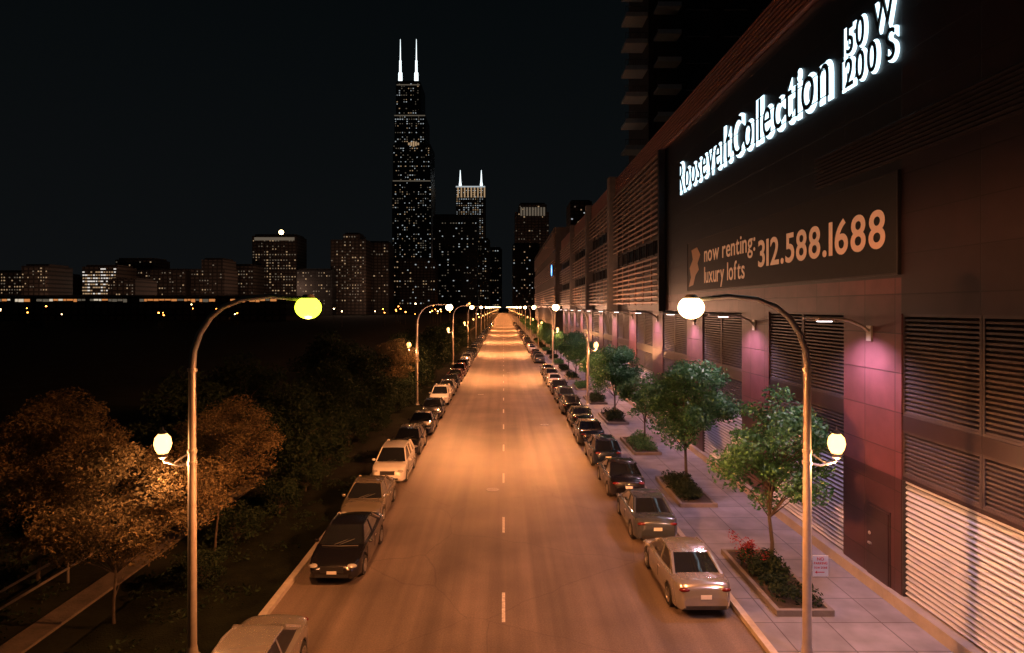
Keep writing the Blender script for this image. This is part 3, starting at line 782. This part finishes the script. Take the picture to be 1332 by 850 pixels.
for x in (519.5,540.5):
    a=MB(); X=pX(x,D)
    a.tube([(X,D+12,pZ(107,D)),(X,D+12,pZ(92,D))],[3.6*1.2,3.6*1.1],8); a.tube([(X,D+12,pZ(92,D)),(X,D+12,pZ(76,D))],[2.4,2.2],8); a.tube([(X,D+12,pZ(76,D)),(X,D+12,pZ(48,D))],[1.2,.5],6)
    a.build('antenna',M['ant'],t)
for k in range(5): MB().box(pX(531+k*3,D),pX(533+k*3,D),D-.8,D,pZ(191-abs(2-k),D),pZ(184+abs(2-k),D)).build('lit_mechanical_bay',M['w1'],t)
for x0,x1,yy in ((511,560,235),(513,553,150),(516,546,110)):
    MB().box(pX(x0,D),pX(x1,D),D-.6,D,pZ(yy+1.2,D),pZ(yy,D)).build('lit_band',M['w3'],t)
D=1400
t=tower('skyscraper','pale lit tower with crown of thin corner spires behind the dark block',D,[(593,631,243)],60,'twall2',.75,3.0,2.8,('w1','w2','w2','w3'))
for x in (598.5,626): MB().tube([(pX(x,D),D+5,pZ(243,D)),(pX(x,D),D+5,pZ(236,D)),(pX(x,D),D+5,pZ(221,D))],[4,2,.6],6).build('spire',M['ant'],t)
for k in range(9):
    x=595+k*4.3; MB().box(pX(x,D),pX(x+1.7,D),D-.8,D,pZ(257,D),pZ(243,D)).build('crown_light',M['w1'],t)
MB().box(pX(593,D),pX(631,D),D-.9,D-.1,pZ(244,D),pZ(242.3,D)).build('crown_band',M['w2'],t)
tower('office_block','broad dark slab tower between the stepped skyscraper and street end',1000,[(563,621,281)],50,'twall',.18,3.6,3.4,('w2','w3','w3'))
tower('office_block','narrow dark tower left of the street end, second from it',1050,[(618,637,312)],40,'twall',.25,3,3.2)
tower('office_block','low dark tower immediately left of the street end',1100,[(634,653,324)],40,'twall2',.22,3,3.2)
tower('office_block','dark base buildings in front of the stepped skyscraper',900,[(505,566,338)],40,'twall2',.2,3.4,3.6)
t=tower('office_block','tall tower right of the street end with lit top floors',900,[(670,714,276),(675,711,266)],45,'twall2',.12,3.4,3.6,('w3','w1','w3'))
for k in range(9): MB().box(pX(677+k*3.7,900),pX(679.3+k*3.7,900),899,899.7,pZ(281,900),pZ(270,900)).build('lit_top_window',M['w3'],t)
tower('office_block','dark mid height block at the right of the street end',700,[(667,702,318)],40,'twall',.12,3.4,3.6)
tower('office_block','dark block peeping over the mall roof right of street end',620,[(742,770,262)],40,'twall2',.12,4,4)
D=800
t=tower('office_block','broad lit tower with bright rooftop beacon on the left skyline',D,[(328,386,307)],40,'twall2',.5,3.6,3.6,('w1','w3','w3','w1'))
MB().ell((pX(363,D),D+8,pZ(301.5,D)),(3,3,3)).build('rooftop_beacon',M['bulbw'],t)
MB().box(pX(331,D),pX(383,D),D-.5,D,pZ(313,D),pZ(309,D)).build('lit_band',M['w3'],t)
spec=[('dark brown block with dotted lights left of the stepped skyscraper',780,[(430,476,312),(446,468,305)],'twall2',.28),
('wide dark block touching the left foot of the stepped skyscraper',820,[(468,506,316)],'twall2',.2),
('low dark block right of the beacon tower',760,[(386,432,352)],'twall',.22),
('low block left of the beacon tower',760,[(292,330,346)],'twall2',.35),
('squat stepped block in middle of the left skyline',700,[(238,292,350),(262,290,338)],'twall2',.25),
('long low masonry block on the left skyline',690,[(172,242,352)],'twall2',.4),
('brightly lit low office block on the left skyline',650,[(107,152,347)],'twall2',.9),
('dark block behind the bright low office',720,[(150,200,338)],'twall2',.25),
('low dark block with peaked roof line at far left',600,[(28,62,346)],'twall2',.2),
('leftmost low block with a row of lit floors',620,[(-30,40,354)],'twall2',.5),
('small low block between the far left buildings',640,[(58,80,358)],'twall2',.2),
('small low lit block in front of the masonry block',560,[(140,176,364)],'twall2',.6)]
for i,(lab,D,rc,w,l) in enumerate(spec): tower('office_block',lab,D,rc,35,w,l,3.4,4.0,('w1','w3','w3') if i!=6 else ('w4','w1','w4','w1'),seed=i+40,cat='office block',ws=.42 if i!=6 else .75)
Lc=bpy.data.lights.new('skyline_fill','POINT'); Lc.color=(1,.55,.36); Lc.energy=16000; Lc.shadow_soft_size=4  # unseen point lights added to warm the skyline facades
for x,D,z in ((30,560,20),(130,500,24),(210,610,22),(280,620,22),(357,715,34),(450,700,30),(490,740,30),(610,1330,120),(690,820,60)):
    link('skyline_fill',Lc,None,(pX(x,D),D,z))
D=420
t=thing('station_building','long low station building with glowing strip windows on the left horizon','building',(0,0,0))
MB().box(pX(-60,D),pX(372,D),D,D+30,0,pZ(386,D)).build('wall',M['twall2'],t)
MB().box(pX(-64,D),pX(374,D),D-3,D+31,pZ(386,D),pZ(384.4,D)).build('roof',M['conc'],t)
x=-58
while x<368:
    w=rng.uniform(4,9)
    if rng.random()<(.9 if x<160 else .7):
        lo=rng.uniform(391.0,393.5)
        MB().box(pX(x,D),pX(x+w-1.0,D),D-.2,D,pZ(lo,D),pZ(389.3,D)).build('window',M['w3'] if rng.random()<.3 else M[('strip' if rng.random()<.6 else 'stripo') if x<160 else 'stripo'],t)
    x+=w
def ymesh(h,mt): return MB().tube([(0,0,0),(0,0,h)],.12,6,0).ell((0,0,h+.2),(.36,.36,.28),8,5,1).mesh('yard_lamp',[M['rail'],M[mt]])
YM=[ymesh(h,mt) for h in (6.5,7.5,8.5,10) for mt in ('bulb','bulb','bulbw')]
for i in range(40):
    D=rng.uniform(280,410); x=rng.choice((rng.uniform(-10,330),rng.uniform(400,600),rng.uniform(480,625),rng.uniform(540,630)))
    X=pX(x,D)
    if X>-14: X=-14-rng.uniform(0,6)
    o=link('yard_lamp',rng.choice(YM),None,(X,D,-.04)); s=rng.uniform(.7,1.1); o.scale=(s,s,s)
    tag(o,'tiny distant lamp on a pole in the dark lot along the left horizon','lamp','distant yard lamps')

# ---------------------------------------------------------------- world + camera
w=bpy.data.worlds.new('World'); S.world=w; w.use_nodes=True
nt=w.node_tree; bg=nt.nodes['Background']
tc=nt.nodes.new('ShaderNodeTexCoord'); sp=nt.nodes.new('ShaderNodeSeparateXYZ'); cr=nt.nodes.new('ShaderNodeValToRGB')
nt.links.new(tc.outputs['Generated'],sp.inputs[0]); nt.links.new(sp.outputs[2],cr.inputs[0]); nt.links.new(cr.outputs[0],bg.inputs[0])
cr.color_ramp.elements[0].position=0; cr.color_ramp.elements[0].color=(.0045,.0052,.0058,1); cr.color_ramp.elements[1].position=.45; cr.color_ramp.elements[1].color=(.0018,.0028,.0033,1)
bg.inputs[1].default_value=1.0
cam=bpy.data.cameras.new('Camera'); co=bpy.data.objects.new('Camera',cam); COL.objects.link(co); S.camera=co
co.location=(0,0,H); co.rotation_euler=(R(90),0,0); cam.sensor_width=36; cam.lens=36*F/1332; cam.shift_x=11/1332; cam.shift_y=-25/1332; cam.clip_end=8000; cam.clip_start=.1
S.view_settings.view_transform='Standard'; S.view_settings.look='None'; S.view_settings.exposure=0
